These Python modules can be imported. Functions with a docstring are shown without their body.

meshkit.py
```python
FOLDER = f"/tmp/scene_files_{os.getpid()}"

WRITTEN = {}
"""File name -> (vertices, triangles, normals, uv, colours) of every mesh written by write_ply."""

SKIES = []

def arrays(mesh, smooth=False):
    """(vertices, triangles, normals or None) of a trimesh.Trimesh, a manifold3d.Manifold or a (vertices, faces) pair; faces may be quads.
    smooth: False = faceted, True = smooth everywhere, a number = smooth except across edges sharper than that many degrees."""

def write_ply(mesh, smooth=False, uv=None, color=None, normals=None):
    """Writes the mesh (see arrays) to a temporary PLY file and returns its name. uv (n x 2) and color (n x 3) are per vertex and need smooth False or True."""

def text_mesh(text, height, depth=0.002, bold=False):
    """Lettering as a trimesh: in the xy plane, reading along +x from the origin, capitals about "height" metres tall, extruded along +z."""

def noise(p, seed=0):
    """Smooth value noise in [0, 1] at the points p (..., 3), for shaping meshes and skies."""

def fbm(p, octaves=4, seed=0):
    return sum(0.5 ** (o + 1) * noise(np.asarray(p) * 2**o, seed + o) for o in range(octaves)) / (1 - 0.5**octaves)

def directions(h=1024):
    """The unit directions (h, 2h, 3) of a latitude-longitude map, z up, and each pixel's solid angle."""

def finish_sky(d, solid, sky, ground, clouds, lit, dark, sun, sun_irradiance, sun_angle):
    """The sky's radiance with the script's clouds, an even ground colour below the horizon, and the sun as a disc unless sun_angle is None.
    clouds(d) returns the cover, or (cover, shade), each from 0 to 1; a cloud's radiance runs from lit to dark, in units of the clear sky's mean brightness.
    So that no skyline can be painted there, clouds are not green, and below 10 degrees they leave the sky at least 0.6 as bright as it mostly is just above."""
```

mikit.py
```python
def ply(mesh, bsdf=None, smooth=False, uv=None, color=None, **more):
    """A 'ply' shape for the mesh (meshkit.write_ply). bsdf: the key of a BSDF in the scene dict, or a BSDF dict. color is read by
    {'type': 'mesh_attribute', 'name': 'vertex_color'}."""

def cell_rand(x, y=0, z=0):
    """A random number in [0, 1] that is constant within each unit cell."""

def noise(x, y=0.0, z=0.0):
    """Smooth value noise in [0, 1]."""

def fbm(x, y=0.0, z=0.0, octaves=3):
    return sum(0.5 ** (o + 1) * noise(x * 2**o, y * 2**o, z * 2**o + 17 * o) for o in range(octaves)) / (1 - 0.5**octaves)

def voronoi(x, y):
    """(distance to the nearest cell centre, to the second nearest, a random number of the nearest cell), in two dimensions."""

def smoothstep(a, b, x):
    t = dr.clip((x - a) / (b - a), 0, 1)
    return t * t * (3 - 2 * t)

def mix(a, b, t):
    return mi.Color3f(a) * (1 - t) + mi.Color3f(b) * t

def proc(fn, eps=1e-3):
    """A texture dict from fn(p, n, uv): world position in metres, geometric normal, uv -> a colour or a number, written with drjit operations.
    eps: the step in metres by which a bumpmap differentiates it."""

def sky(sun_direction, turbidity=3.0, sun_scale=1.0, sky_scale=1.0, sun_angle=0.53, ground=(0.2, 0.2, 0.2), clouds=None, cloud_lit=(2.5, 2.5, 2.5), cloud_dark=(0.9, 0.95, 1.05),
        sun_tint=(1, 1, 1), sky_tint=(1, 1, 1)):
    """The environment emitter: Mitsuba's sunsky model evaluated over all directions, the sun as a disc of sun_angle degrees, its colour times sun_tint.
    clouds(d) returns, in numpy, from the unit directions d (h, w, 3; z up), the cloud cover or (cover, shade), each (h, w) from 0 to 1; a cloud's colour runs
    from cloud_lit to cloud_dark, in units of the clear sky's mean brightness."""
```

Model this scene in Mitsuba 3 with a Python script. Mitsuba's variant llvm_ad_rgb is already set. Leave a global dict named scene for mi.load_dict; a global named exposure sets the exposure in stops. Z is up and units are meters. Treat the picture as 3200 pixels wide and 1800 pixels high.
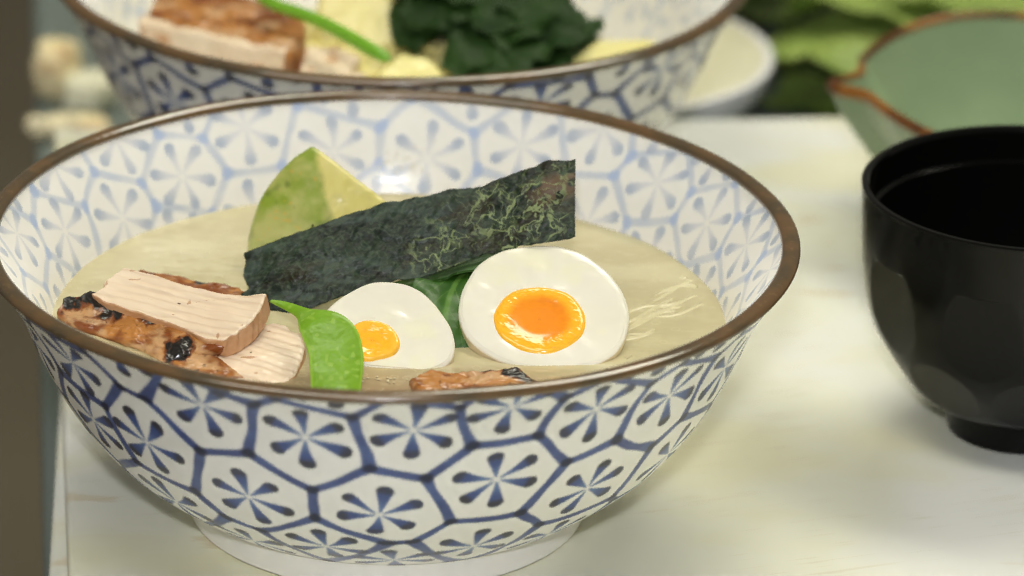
import math, numpy as np, trimesh, drjit as dr, mitsuba as mi, mikit, meshkit
import manifold3d as m3
from mikit import proc, noise, fbm, smoothstep, mix, cell_rand, voronoi
T = mi.ScalarTransform4f
rng = np.random.default_rng(11)
scene, labels = {}, {}

# ---------------------------------------------------------------- camera, lamps, exposure
CAM = np.array([0.0300, -1.10294, 0.52077])
FWD, UP = np.array([0.0, 0.92263, -0.38568]), np.array([-0.02189, 0.38559, 0.92241])
scene['camera'] = dict(type='thinlens', fov=12.0, fov_axis='x', aperture_radius=0.0085, focus_distance=1.178, near_clip=0.05, far_clip=60.0,
                       to_world=T().look_at(origin=CAM.tolist(), target=(CAM + FWD).tolist(), up=UP.tolist()))
exposure = 0.05


def rgb(*c): return {'type': 'rgb', 'value': list(c)}


def lamp(key, origin, target, sx, sy, radiance, label, cat):
    scene[key] = dict(type='rectangle', to_world=T().look_at(origin=origin, target=target, up=[0.1, 0.2, 1]) @ T().scale([sx / 2, sy / 2, 1]),
                      emitter={'type': 'area', 'radiance': rgb(*radiance)}, bsdf={'type': 'diffuse', 'reflectance': rgb(.5, .5, .5)})
    labels[key] = {'label': label, 'category': cat}


lamp('camera_flash', [0.02, -1.14, 0.66], [0.0, 0.0, 0.05], .06, .036, (980, 985, 1030), 'small flash lamp firing from just above the camera', 'flash')
lamp('ceiling_lamp', [0.55, 1.0, 1.75], [0.05, 0.1, 0.0], 1.3, .5, (10.6, 10.2, 8.3), 'long warm ceiling lamp behind the counter on the right', 'lamp')
lamp('ceiling_lamp_001', [-0.35, -0.45, 1.85], [0.0, 0.05, 0.0], 1.3, .45, (7.6, 7.3, 6.2), 'long warm ceiling lamp over the front of the counter', 'lamp')
scene['room_light'] = dict(type='constant', radiance=rgb(.16, .155, .13))

# ---------------------------------------------------------------- helpers
def tag(key, label, cat=None, group=None, kind=None):
    d = labels.setdefault(key, {})
    d['label'] = label
    if cat: d['category'] = cat
    if group: d['group'] = group
    if kind: d['kind'] = kind


def add(key, mesh, bsdf, smooth=40, **more):
    scene[key] = mikit.ply(mesh, bsdf, smooth=smooth, **more)
    return key


def mat(key, color, rough=.4, spec=.5, bump=None, bscale=1.0, eps=2e-4, **more):
    b = dict(type='principled', base_color=proc(color) if callable(color) else rgb(*color), roughness=rough, specular=spec, **more)
    if bump: b = {'type': 'bumpmap', 'arbitrary': proc(bump, eps), 'scale': bscale, 'bsdf': b}
    scene[key] = {'type': 'twosided', 'bsdf': b}


def grid_faces(nu, nv, wrap=False):
    i, j = np.meshgrid(np.arange(nu if wrap else nu - 1), np.arange(nv - 1), indexing='ij')
    a, b = i * nv + j, ((i + 1) % nu) * nv + j
    return np.stack([a, b, b + 1, a + 1], -1).reshape(-1, 4)


def lathe(profile, n=192, mod=None):
    """profile rows (r, z), walked so that the surface faces right of the walk outwards; mod(r, z, theta) -> (r, z)."""
    pr = np.asarray(profile, float)
    t = np.arange(n) * 2 * np.pi / n
    r, z, th = (np.broadcast_to(x, (n, len(pr))) for x in (pr[None, :, 0], pr[None, :, 1], t[:, None]))
    if mod: r, z = mod(r, z, th)
    v = np.stack([r * np.cos(th), r * np.sin(th), z], -1).reshape(-1, 3)
    f = grid_faces(n, len(pr), True)
    f = np.vstack([f[:, [0, 1, 2]], f[:, [0, 2, 3]]])
    return trimesh.Trimesh(v, f, process=False)


def resample(poly, n, closed=True):
    p = np.asarray(poly, float)
    if closed: p = np.vstack([p, p[:1]])
    s = np.r_[0, np.cumsum(np.linalg.norm(np.diff(p, axis=0), axis=1))]
    t = np.linspace(0, s[-1], n, endpoint=not closed)
    return np.stack([np.interp(t, s, p[:, k]) for k in range(p.shape[1])], 1)


def smooth_loop(p, it):
    for _ in range(it): p = .5 * p + .25 * (np.roll(p, 1, 0) + np.roll(p, -1, 0))
    return p


def spline(pts, n):
    from scipy.interpolate import CubicSpline
    p = np.asarray(pts, float)
    s = np.r_[0, np.cumsum(np.linalg.norm(np.diff(p, axis=0), axis=1))]
    return CubicSpline(s, p)(np.linspace(0, s[-1], n))


def frame(el=90, az=0):
    e, a = math.radians(el), math.radians(az)
    n = np.array([math.sin(a) * math.cos(e), -math.cos(a) * math.cos(e), math.sin(e)])
    e1 = np.cross([0, 0, 1], n) if el < 89.9 else np.array([1.0, 0, 0])
    e1 /= np.linalg.norm(e1)
    return e1, np.cross(n, e1), n


def slab(outline, origin, fr, thick, rnd=1.5, n=120, soft=2, top=None, rough=0., fine=0., seed=0, fill=10):
    """A thick slice: outline in mm in the frame's plane, cut edges rounded by rnd mm, grown from the plane by thick mm; top(u, v) lifts the upper face. Returns a trimesh in metres."""
    o = smooth_loop(resample(outline, n), soft)
    area = .5 * np.sum(o[:, 0] * np.roll(o[:, 1], -1) - np.roll(o[:, 0], -1) * o[:, 1])
    if area < 0: o = o[::-1]
    d = np.roll(o, -1, 0) - np.roll(o, 1, 0)
    nrm = np.stack([d[:, 1], -d[:, 0]], 1) / np.maximum(np.linalg.norm(d, axis=1, keepdims=True), 1e-9)
    nrm = smooth_loop(nrm, 3)
    c = o.mean(0)
    rows = []
    inner = o - nrm * rnd
    for s in np.linspace(0.02, .9, 4): rows.append((c + (inner - c) * s, 0.))
    for a in (0, 30, 60, 90): rows.append((o - nrm * rnd * (1 - math.sin(math.radians(a))), rnd * (1 - math.cos(math.radians(a)))))
    for s in (.33, .66): rows.append((o, rnd + (thick - 2 * rnd) * s))
    for a in (90, 65, 40, 15, 0): rows.append((o - nrm * rnd * (1 - math.sin(math.radians(a))), thick - rnd * (1 - math.cos(math.radians(a)))))
    for s in np.linspace(.96, .02, fill): rows.append((c + (inner - c) * s, thick))
    uv = np.stack([r[0] for r in rows], 1)                       # n, rows, 2
    h = np.broadcast_to(np.array([r[1] for r in rows]), uv.shape[:2]).copy()
    if top is not None: h = h + top(uv[..., 0], uv[..., 1]) * np.clip((h - rnd * .5) / max(thick - rnd, 1e-6), 0, 1)
    e1, e2, nn = fr
    p = np.asarray(origin, float) * 1000 + uv[..., :1] * e1 + uv[..., 1:] * e2 + h[..., None] * nn
    for amp, sc, k in ((rough, .22, 0), (fine, .9, 40)):
        if amp: p = p + amp * 2 * np.stack([meshkit.fbm(p * sc + 31.7 * i, 3, seed + k + i) - .5 for i in range(3)], -1)
    m = trimesh.Trimesh(p.reshape(-1, 3) / 1000, np.vstack([q for f in [grid_faces(n, len(rows), True)] for q in (f[:, [0, 1, 2]], f[:, [0, 2, 3]])]), process=False)
    return m


def tube(path, rad, n=10):
    p = np.asarray(path, float)
    rad = np.broadcast_to(rad, len(p))
    t = np.gradient(p, axis=0)
    t /= np.linalg.norm(t, axis=1, keepdims=True)
    a = np.cross(t, [0.03, 0.02, 1.0])
    a /= np.linalg.norm(a, axis=1, keepdims=True)
    b = np.cross(t, a)
    th = np.arange(n) * 2 * np.pi / n
    v = p[:, None] + rad[:, None, None] * (np.cos(th)[None, :, None] * a[:, None] + np.sin(th)[None, :, None] * b[:, None])
    f = grid_faces(n, len(p), True)
    v = v.transpose(1, 0, 2).reshape(-1, 3)
    f = np.vstack([f[:, [0, 2, 1]], f[:, [0, 3, 2]]])
    k = len(p)
    v = np.vstack([v, p[0], p[-1]])
    caps = [[n * k, ((i + 1) % n) * k, i * k] for i in range(n)] + [[n * k + 1, i * k + k - 1, ((i + 1) % n) * k + k - 1] for i in range(n)]
    return trimesh.Trimesh(v, np.vstack([f, caps]), process=False)


def rbox(size, r, seg=16):
    """A box with rounded edges, centred on the origin."""
    s = m3.Manifold.sphere(r, seg)
    x, y, z = (a / 2 - r for a in size)
    m = m3.Manifold.batch_hull([s.translate((i * x, j * y, k * z)) for i in (-1, 1) for j in (-1, 1) for k in (-1, 1)]).to_mesh()
    return trimesh.Trimesh(m.vert_properties[:, :3], m.tri_verts, process=False)


def sheet(P, thick):
    """A closed thin sheet from a grid of points (nu, nv, 3)."""
    nu, nv = P.shape[:2]
    du, dv = np.gradient(P, axis=0), np.gradient(P, axis=1)
    n = np.cross(du, dv)
    n /= np.maximum(np.linalg.norm(n, axis=-1, keepdims=True), 1e-12)
    A, B = (P + n * thick / 2).reshape(-1, 3), (P - n * thick / 2).reshape(-1, 3)
    f = grid_faces(nu, nv)
    k = nu * nv
    e = np.r_[np.arange(nv - 1), (np.arange(nu - 1)) * nv + nv - 1, np.arange(k - 1, k - nv, -1), np.arange(nu - 1, 0, -1) * nv]
    e2 = np.roll(e, -1)
    q = np.vstack([f, f[:, ::-1] + k, np.stack([e, e + k, e2 + k, e2], 1)])
    return trimesh.Trimesh(np.vstack([A, B]), np.vstack([q[:, [0, 1, 2]], q[:, [0, 2, 3]]]), process=False)


# ---------------------------------------------------------------- the bowls' pattern: flower centres (mm, in the bowl's own frame)
OUT = [[-40.7,-84.7,64.4],[-16.1,-89.7,59.1],[8.5,-92.8,63.1],[-54.7,-66.0,46.4],[-29.7,-74.8,36.4],[0.2,-80.3,36.0],[27.5,-80.5,44.9],[-72.7,-57.9,62.8],[-68.5,-50.0,44.5],[-49.2,-52.4,24.8],[-12.5,-66.7,20.5],[22.1,-63.3,19.7],[30.6,-91.8,68.8],[50.3,-78.0,62.5],[67.5,-60.9,58.6],[48.8,-63.3,35.5],[68.5,-39.4,34.1],[81.1,-39.4,56.9],[-10.2,101.3,75.8],[-95.6,36.4,76.4],[83.8,57.2,75.2],[-42.7,43.9,14.4],[48.8,38.9,15.4],[-75.6,22.5,33.9],[33.8,80.7,50.3],[-41.8,79.7,56.5],[102.8,8.7,77.6],[-100.9,-15.8,76.2],[79.0,10.4,35.1],[-0.6,79.5,34.9],[66.7,78.2,77.0],[61.1,-5.2,14.4],[3.7,61.9,15.0],[71.4,52.4,53.1],[-61.4,-3.5,14.6],[-78.6,42.5,54.9],[-36.7,95.5,76.4],[99.7,-16.8,74.8],[17.9,100.7,76.4],[81.6,-61.9,76.6],[-88.4,-10.0,53.9],[-94.0,-41.8,77.2],[84.7,29.0,55.5],[-61.9,81.7,76.6],[-60.8,-81.5,75.6],[-63.6,45.0,32.5],[-88.3,16.9,56.3],[40.2,-48.1,15.6],[-10.7,-103.0,78.0],[-45.8,64.2,33.9],[91.1,5.8,59.5],[-18.1,87.5,54.9],[65.4,-79.9,77.6],[8.7,89.2,55.7],[-72.5,-27.4,31.9],[50.6,60.1,33.5],[-37.3,-97.0,78.6],[55.3,71.1,56.7],[23.7,73.0,30.9],[-58.4,22.1,15.4],[60.5,17.9,16.0],[-30.6,-52.8,14.2],[74.0,-16.6,29.7],[15.7,-103.5,79.6],[-102.1,10.3,76.8],[-22.5,57.8,15.0],[44.5,-94.8,79.6],[-62.7,63.8,55.1],[-81.5,61.1,75.8],[3.2,-59.7,13.2],[96.8,34.4,77.0],[-83.7,-33.8,57.3],[68.6,37.6,32.9],[-80.8,-65.4,78.6],[-53.4,-30.5,14.6],[-23.1,74.8,33.1],[42.4,92.3,75.4],[54.3,-29.4,14.8],[94.5,-40.6,77.2],[29.0,54.5,14.8],[85.9,-16.0,49.9],[-78.6,-1.1,33.5]]
INN = [[-55.5,67.2,61.0],[-40.0,82.7,68.9],[-17.5,85.8,61.8],[7.1,86.5,60.2],[-69.9,48.4,56.3],[-81.8,28.9,60.1],[-91.4,7.6,68.5],[-71.4,62.6,73.0],[-85.3,41.9,73.1],[-36.4,73.2,48.2],[31.8,83.7,65.2],[51.8,78.6,72.0],[66.1,60.0,64.7],[78.5,39.4,62.3],[87.6,19.2,65.3],[91.8,-6.2,69.0],[49.4,66.5,50.7],[-11.6,-95.3,74.4],[40.0,-71.9,49.3],[-61.2,-56.3,51.4],[74.5,-59.7,73.6],[-90.3,-39.0,77.5],[36.4,-88.3,73.7],[-22.4,-80.2,51.7],[-57.6,-76.8,74.4],[72.6,-40.9,51.8],[-73.8,-34.0,47.1],[20.5,-81.0,52.5],[-43.4,-71.4,52.5],[82.2,2.8,49.3],[-95.2,-14.1,74.6],[53.2,-71.2,64.0],[-13.2,97.1,77.1],[86.4,-41.5,74.2],[-74.6,-60.2,74.2],[-80.0,15.1,47.4],[81.7,53.5,76.5],[64.7,49.6,47.6],[25.8,77.1,47.2],[13.1,-95.1,74.3],[59.6,-57.2,50.0],[18.8,96.4,77.4],[-1.0,-83.6,52.5],[92.7,32.4,77.3],[-35.8,-89.0,74.3],[-96.1,21.6,77.7],[-56.8,80.8,78.0],[-6.0,80.7,46.3],[-79.2,-39.0,62.9],[94.4,-22.8,75.8],[77.2,26.4,47.7],[98.2,8.4,77.7],[-82.5,-11.3,51.7],[-56.1,58.0,45.8],[67.4,71.6,77.5],[59.6,-78.7,77.9],[80.5,-20.8,51.5]]
LIFT = 1000.0                                                     # keeps the inside's centres apart from the outside's in one list
CEN = np.array([*OUT, *(np.array(INN) + [0, 0, LIFT]).tolist()])
_th = np.arctan2(CEN[:, 1], CEN[:, 0])
_az = np.stack([-np.sin(_th), np.cos(_th), 0 * _th], 1)
_lean = np.where(np.arange(len(CEN)) < len(OUT), .62, .42)
_me = np.stack([np.cos(_th) * _lean, np.sin(_th) * _lean, 1 + 0 * _th], 1)
_me /= np.linalg.norm(_me, axis=1, keepdims=True)
_me[:len(OUT)] = [np.array([math.cos(t) * k, math.sin(t) * k, 1]) / math.hypot(k, 1) for t, k in zip(_th[:len(OUT)], np.interp(CEN[:len(OUT), 2], [12, 30, 50, 75], [1.4, .8, .45, .7]))]
_rot = rng.uniform(-.22, .22, len(CEN))
TABLE = [mi.Float(a.astype(np.float32)) for a in (*CEN.T, *_az.T, *_me.T, _rot)]
BOWL2, ROT2 = np.array([-.0035, .2047, 0.0]), math.radians(77)


def porcelain(p, n, uv):
    far = p.y > .1023
    bx, by = p.x - dr.select(far, BOWL2[0], 0.0), p.y - dr.select(far, BOWL2[1], 0.0)
    inside = bx * n.x + by * n.y < 0
    c, s = dr.select(far, math.cos(ROT2), 1.0), dr.select(far, math.sin(ROT2), 0.0)
    x, y, z = 1000 * (bx * c + by * s), 1000 * (by * c - bx * s), 1000 * p.z
    w = .11
    x1 = x + 1.5 * (noise(x * w, y * w, z * w) - .5)
    y1 = y + 1.5 * (noise(x * w + 40, y * w, z * w) - .5)
    z1 = z + 1.5 * (noise(x * w, y * w + 40, z * w) - .5) + dr.select(inside, LIFT, 0.0)
    f1, f2, f3, k1 = mi.Float(1e9), mi.Float(1e9), mi.Float(1e9), mi.UInt32(0)
    for k, (a, b, d) in enumerate(CEN.tolist()):
        q = dr.square(x1 - a) + dr.square(y1 - b) + dr.square(z1 - d)
        near = q < f1
        f3 = dr.select(q < f2, f2, dr.minimum(f3, q))
        f2 = dr.select(near, f1, dr.minimum(f2, q))
        k1 = dr.select(near, mi.UInt32(k), k1)
        f1 = dr.minimum(f1, q)
    d1, d2, d3 = dr.sqrt(f1), dr.sqrt(f2), dr.sqrt(f3)
    g = [dr.gather(mi.Float, t, k1) for t in TABLE]
    rx, ry, rz = x1 - g[0], y1 - g[1], z1 - g[2]
    a, b = rx * g[3] + ry * g[4] + rz * g[5], rx * g[6] + ry * g[7] + rz * g[8]
    ang = (dr.atan2(b, a) + g[9]) * (3 / math.pi) - .5
    kp = dr.floor(ang + .5)
    psi = (ang - kp) * (math.pi / 3)
    psi = psi + .16 * (cell_rand(kp, g[0], 3) - .5)
    long = dr.select(inside, 8.0, 8.7) + .9 * (cell_rand(kp, g[1], 9) - .5)
    rho, side = d1 * dr.cos(psi), dr.abs(d1 * dr.sin(psi))
    fat = dr.select(inside, 1.6, 2.1)
    tip = dr.sqrt(dr.maximum(1 - dr.square(dr.maximum(rho - long, 0) / 1.95), 0))
    width = fat * dr.clip(.08 + .92 * dr.power(dr.clip(rho / long, 0, 1), 1.25), 0, 1) * tip
    soft = dr.select(inside, .45, .36)
    petal = smoothstep(soft, -soft, side - width) * smoothstep(.5, 1.3, rho) * dr.select(rho > long + 1.95, 0.0, 1.0)
    e = (d2 - d1) * .5
    half = dr.select(inside, 1.0, 1.25) + .5 * (noise(x * .2, y * .2, z * .2) - .5)
    band = smoothstep(soft, -soft, e - half)
    knot = smoothstep(.5, -.3, (d3 - d1) * .5 - 1.25)
    wash = fbm(x * .16, y * .16, z * .16)
    base = mix((.80, .785, .735), (.83, .82, .785), wash)
    deep = smoothstep(.45, 1.12, rho / long) * (.55 + .75 * noise(x * .35, y * .35, z * .35))
    ink_p = mix(mix((.10, .175, .38), (.022, .058, .225), smoothstep(.15, .8, rho / long)), (.010, .011, .030), dr.clip(smoothstep(.80, 1.02, rho / long) * (.6 + .6 * noise(x * .35, y * .35, z * .35)), 0, 1))
    ink_b = mix((.014, .040, .185), (.042, .086, .27), smoothstep(.3, .75, wash))
    out = mix(mix(mix(base, ink_b, band * .95), (.010, .013, .040), knot * .92), ink_p, petal * .96)
    pale_p = mix((.65, .66, .695), (.38, .44, .55), dr.clip(deep, 0, 1))
    pale_b = mix((.50, .555, .66), (.61, .635, .68), smoothstep(.3, .75, wash))
    inn = mix(mix(mix(base, pale_b, band * .85), (.35, .45, .68), knot * .7), pale_p, petal * .9)
    return dr.select(inside, inn, out)


def rim_brown(p, n, uv):
    x, y, z = p.x * 1000, p.y * 1000, p.z * 1000
    a = fbm(x * .10, y * .10, z * .3)
    b = noise(x * .9, y * .9, z * .9)
    return mix(mix((.110, .058, .020), (.065, .043, .019), smoothstep(.35, .65, a)), (.19, .11, .045), smoothstep(.72, .95, b) * .3)


mat('porcelain', porcelain, .24, .4, clearcoat=.12, clearcoat_gloss=.96)
mat('brown_glaze', rim_brown, .13, .9, clearcoat=1.0, clearcoat_gloss=.9, bump=lambda p, n, uv: fbm(p.x * 700, p.y * 700, p.z * 700), bscale=.00004)
mat('foot_glaze', (.84, .82, .77), .2, .5)

# ---------------------------------------------------------------- setting: floor, counter, boards
mat('floor_paint', lambda p, n, uv: mix((.16, .135, .095), (.21, .18, .125), fbm(p.x * 6, p.y * 6, 0)), .6, .3)
mat('counter_steel', lambda p, n, uv: mix((.10, .125, .115), (.15, .18, .165), fbm(p.x * 30, p.y * 8, 0)), .45, .5)


def board_col(p, n, uv):
    x, y = p.x * 1000, p.y * 1000
    big = fbm(x * .011 + 3, y * .011, 0, octaves=4)
    yel = smoothstep(.42, .72, fbm(x * .016 + 9, y * .03 + 4, 1, octaves=4))
    c = mix((.76, .77, .73), (.765, .765, .63), smoothstep(.35, .65, big))
    c = mix(c, (.74, .705, .43), yel * .55)
    scr = smoothstep(.80, .97, noise(x * .06 + y * .05, y * 1.6 - x * .55, 4)) * smoothstep(.4, .7, noise(x * .03, y * .03, 8))
    c = mix(c, (.62, .56, .40), scr * .35)
    rust = smoothstep(.66, .80, fbm(x * .05 + 2, y * .16 + 5, 2, octaves=4)) * smoothstep(.45, .6, noise(x * .02 + 7, y * .02 + 1, 6))
    return mix(c, (.60, .46, .24), rust * .4)


def board_bump(p, n, uv):
    x, y = p.x * 1000, p.y * 1000
    return fbm(x * .9, y * .9, 0) * .5 + smoothstep(.75, .95, noise(x * .08 + y * .05, y * 1.6 - x * .55, 4))


mat('board_plastic', board_col, .42, .4, bump=board_bump, bscale=.00018)
BANG = 6.0
add('floor', trimesh.creation.box((8, 8, .05), trimesh.transformations.translation_matrix((0, 1.5, -.875))), 'floor_paint', False)
tag('floor', 'brown kitchen floor far below the counter edge', kind='structure')


def turned(mesh, corner, ang=BANG):
    """Moves a box whose back left top corner is its origin to a corner, turned by ang degrees."""
    mesh = mesh.copy()
    mesh.apply_transform(trimesh.transformations.rotation_matrix(math.radians(ang), (0, 0, 1)))
    mesh.apply_translation(corner)
    return mesh


def plank(w, d, h, r):
    b = rbox((w, d, h), r)
    b.apply_translation((w / 2, -d / 2, -h / 2))
    return b


add('counter', turned(plank(1.6, 1.7, .04, .004), (-.1852, .94, -.034)), 'counter_steel', 30)
tag('counter', 'dark grey green steel counter under the boards', kind='structure')
add('cutting_board', turned(plank(.62, .48, .0175, .0015), (-.1080, .2586, 0), 6.1), 'board_plastic', 30)
tag('cutting_board', 'large off white plastic cutting board with yellow stains under the bowls', 'cutting board')
add('cutting_board_001', turned(plank(.60, .40, .0155, .0015), (-.0985, .200, -.018), 3.9), 'board_plastic', 30)
tag('cutting_board_001', 'second white cutting board whose edge shows beneath the upper one at left', 'cutting board')

# ---------------------------------------------------------------- the two ramen bowls
from scipy.interpolate import PchipInterpolator
H = .0733
OUTER = PchipInterpolator([.0085, .0135, .0227, .0353, .048, .0606, H], [.0515, .0590, .0700, .0798, .0865, .0918, .1000])
zs = np.r_[.0085, np.linspace(.0095, H - .0010, 90)]
outer = [(float(OUTER(z)), z) for z in zs]


def inner_r(z): return float(OUTER(z)) - .0034 - .0017 * min(1, max(0, (.0705 - z) / .016))


inner = [(inner_r(z), z) for z in np.linspace(H - .0008, .0175, 80)]
flat = [(r, .0175 - .0105 * (1 - (r / inner[-1][0]) ** 2) ** .5) for r in np.linspace(inner[-1][0], .0002, 14)[1:]]
under = [(.0002, .0050), (.044, .0062), (.0500, .0084)]
wall = lathe(under + outer + inner + flat, 256)
rc = .1 - .0022
lip = [(rc + .0023 * math.cos(a), H - .0002 + .0014 * math.sin(a)) for a in np.radians(np.linspace(-90, 270, 40))]
rim = lathe(lip, 256, lambda r, z, t: (r + .00005 * np.sin(7 * t + 1), z + .00014 * np.sin(5 * t + 2) + .00006 * np.sin(13 * t)))
foot = lathe([(.0445, .0072), (.0462, .0012), (.0470, .0002), (.0482, .0002), (.0492, .0010), (.0497, .0055), (.0503, .0082), (.0516, .0090), (.0505, .0100)], 160)
BOWL_WALL, BOWL_RIM, BOWL_FOOT = mikit.ply(wall, 'porcelain', smooth=40), mikit.ply(rim, 'brown_glaze', smooth=50), mikit.ply(foot, 'foot_glaze', smooth=40)
for key, where in (('ramen_bowl', T()), ('ramen_bowl_001', T().translate(BOWL2.tolist()).rotate([0, 0, 1], math.degrees(ROT2)))):
    for part, d in (('wall', BOWL_WALL), ('rim', BOWL_RIM), ('foot', BOWL_FOOT)): scene[f'{key}__{part}'] = {**d, 'to_world': where}
tag('ramen_bowl', 'blue and white honeycomb flower bowl with brown rim in front, holding egg halves', 'bowl', 'patterned ramen bowls')
tag('ramen_bowl_001', 'blue and white patterned bowl behind the front one, holding a dark green heap', 'bowl', 'patterned ramen bowls')

# ---------------------------------------------------------------- soups
S1, S2 = .0508, .0340


def soup_col(p, n, uv):
    x, y = p.x * 1000, p.y * 1000
    a = fbm(x * .05, y * .09, 1, octaves=4)
    b = fbm(x * .35 + 5, y * .8, 2, octaves=3)
    c = mix((.46, .405, .235), (.53, .48, .295), smoothstep(.3, .7, a))
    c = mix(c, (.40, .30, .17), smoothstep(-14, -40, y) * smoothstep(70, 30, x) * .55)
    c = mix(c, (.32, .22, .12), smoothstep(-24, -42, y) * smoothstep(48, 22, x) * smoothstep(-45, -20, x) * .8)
    c = mix(c, (.60, .555, .36), smoothstep(.56, .78, b) * .2)
    f1, f2, k = voronoi(x * .22 + .5 * fbm(x * .1, y * .1, 3), y * .22)
    eye = smoothstep(.05, .0, dr.abs(f1 - (.10 + .16 * k)) - .02) * dr.select(k > .55, 1.0, 0.0) * smoothstep(.45, .62, noise(x * .06 + 3, y * .06, 5))
    return mix(c, (.62, .57, .34), eye * .22)


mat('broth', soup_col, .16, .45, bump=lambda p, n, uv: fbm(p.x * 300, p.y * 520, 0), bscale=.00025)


def soup_mesh(z, R):
    r, t = np.linspace(.0003, R, 60), np.arange(160) * 2 * np.pi / 160
    rr, tt = np.meshgrid(r, t)
    x, y = rr * np.cos(tt), rr * np.sin(tt)
    zz = z + .0006 * (meshkit.fbm(np.stack([x * 60, y * 60, 0 * x], -1), 3, 5) - .5) + .0003 * np.clip((rr - R + .0025) / .0025, 0, 1) ** 2
    f = grid_faces(160, 60, True)
    return trimesh.Trimesh(np.stack([x, y, zz], -1).reshape(-1, 3), np.vstack([f[:, [0, 2, 1]], f[:, [0, 3, 2]]]), process=False)


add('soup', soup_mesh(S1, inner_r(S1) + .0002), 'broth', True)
tag('soup', 'pale beige creamy broth filling the front bowl around the egg halves', 'soup')
add('soup_001', soup_mesh(S2, inner_r(S2) + .0002), 'broth', True, to_world=T().translate(BOWL2.tolist()))
tag('soup_001', 'pale yellow broth in the rear bowl under the dark greens', 'soup')

mat('splash_wet', (.70, .68, .62), .08, .9)
drops = []
for i in range(46):
    r_, a = abs(rng.normal(0, 1)), rng.uniform(0, 2 * np.pi)
    zz_, tt = .0590 + .0034 * r_ * math.sin(a), math.radians(88.5) - .075 * r_ * math.cos(a)
    if zz_ < .0525 or zz_ > .068: continue
    rad = inner_r(zz_)
    d = trimesh.creation.icosphere(2, rng.uniform(.00022, .00055))
    d.apply_translation([rad * math.cos(tt), rad * math.sin(tt), zz_])
    drops.append(d)
add('soup_splash', trimesh.util.concatenate(drops), 'splash_wet', True)
tag('soup_splash', 'glistening tiny soup drops on the inner back wall of the front bowl', 'drops', kind='stuff')

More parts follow.
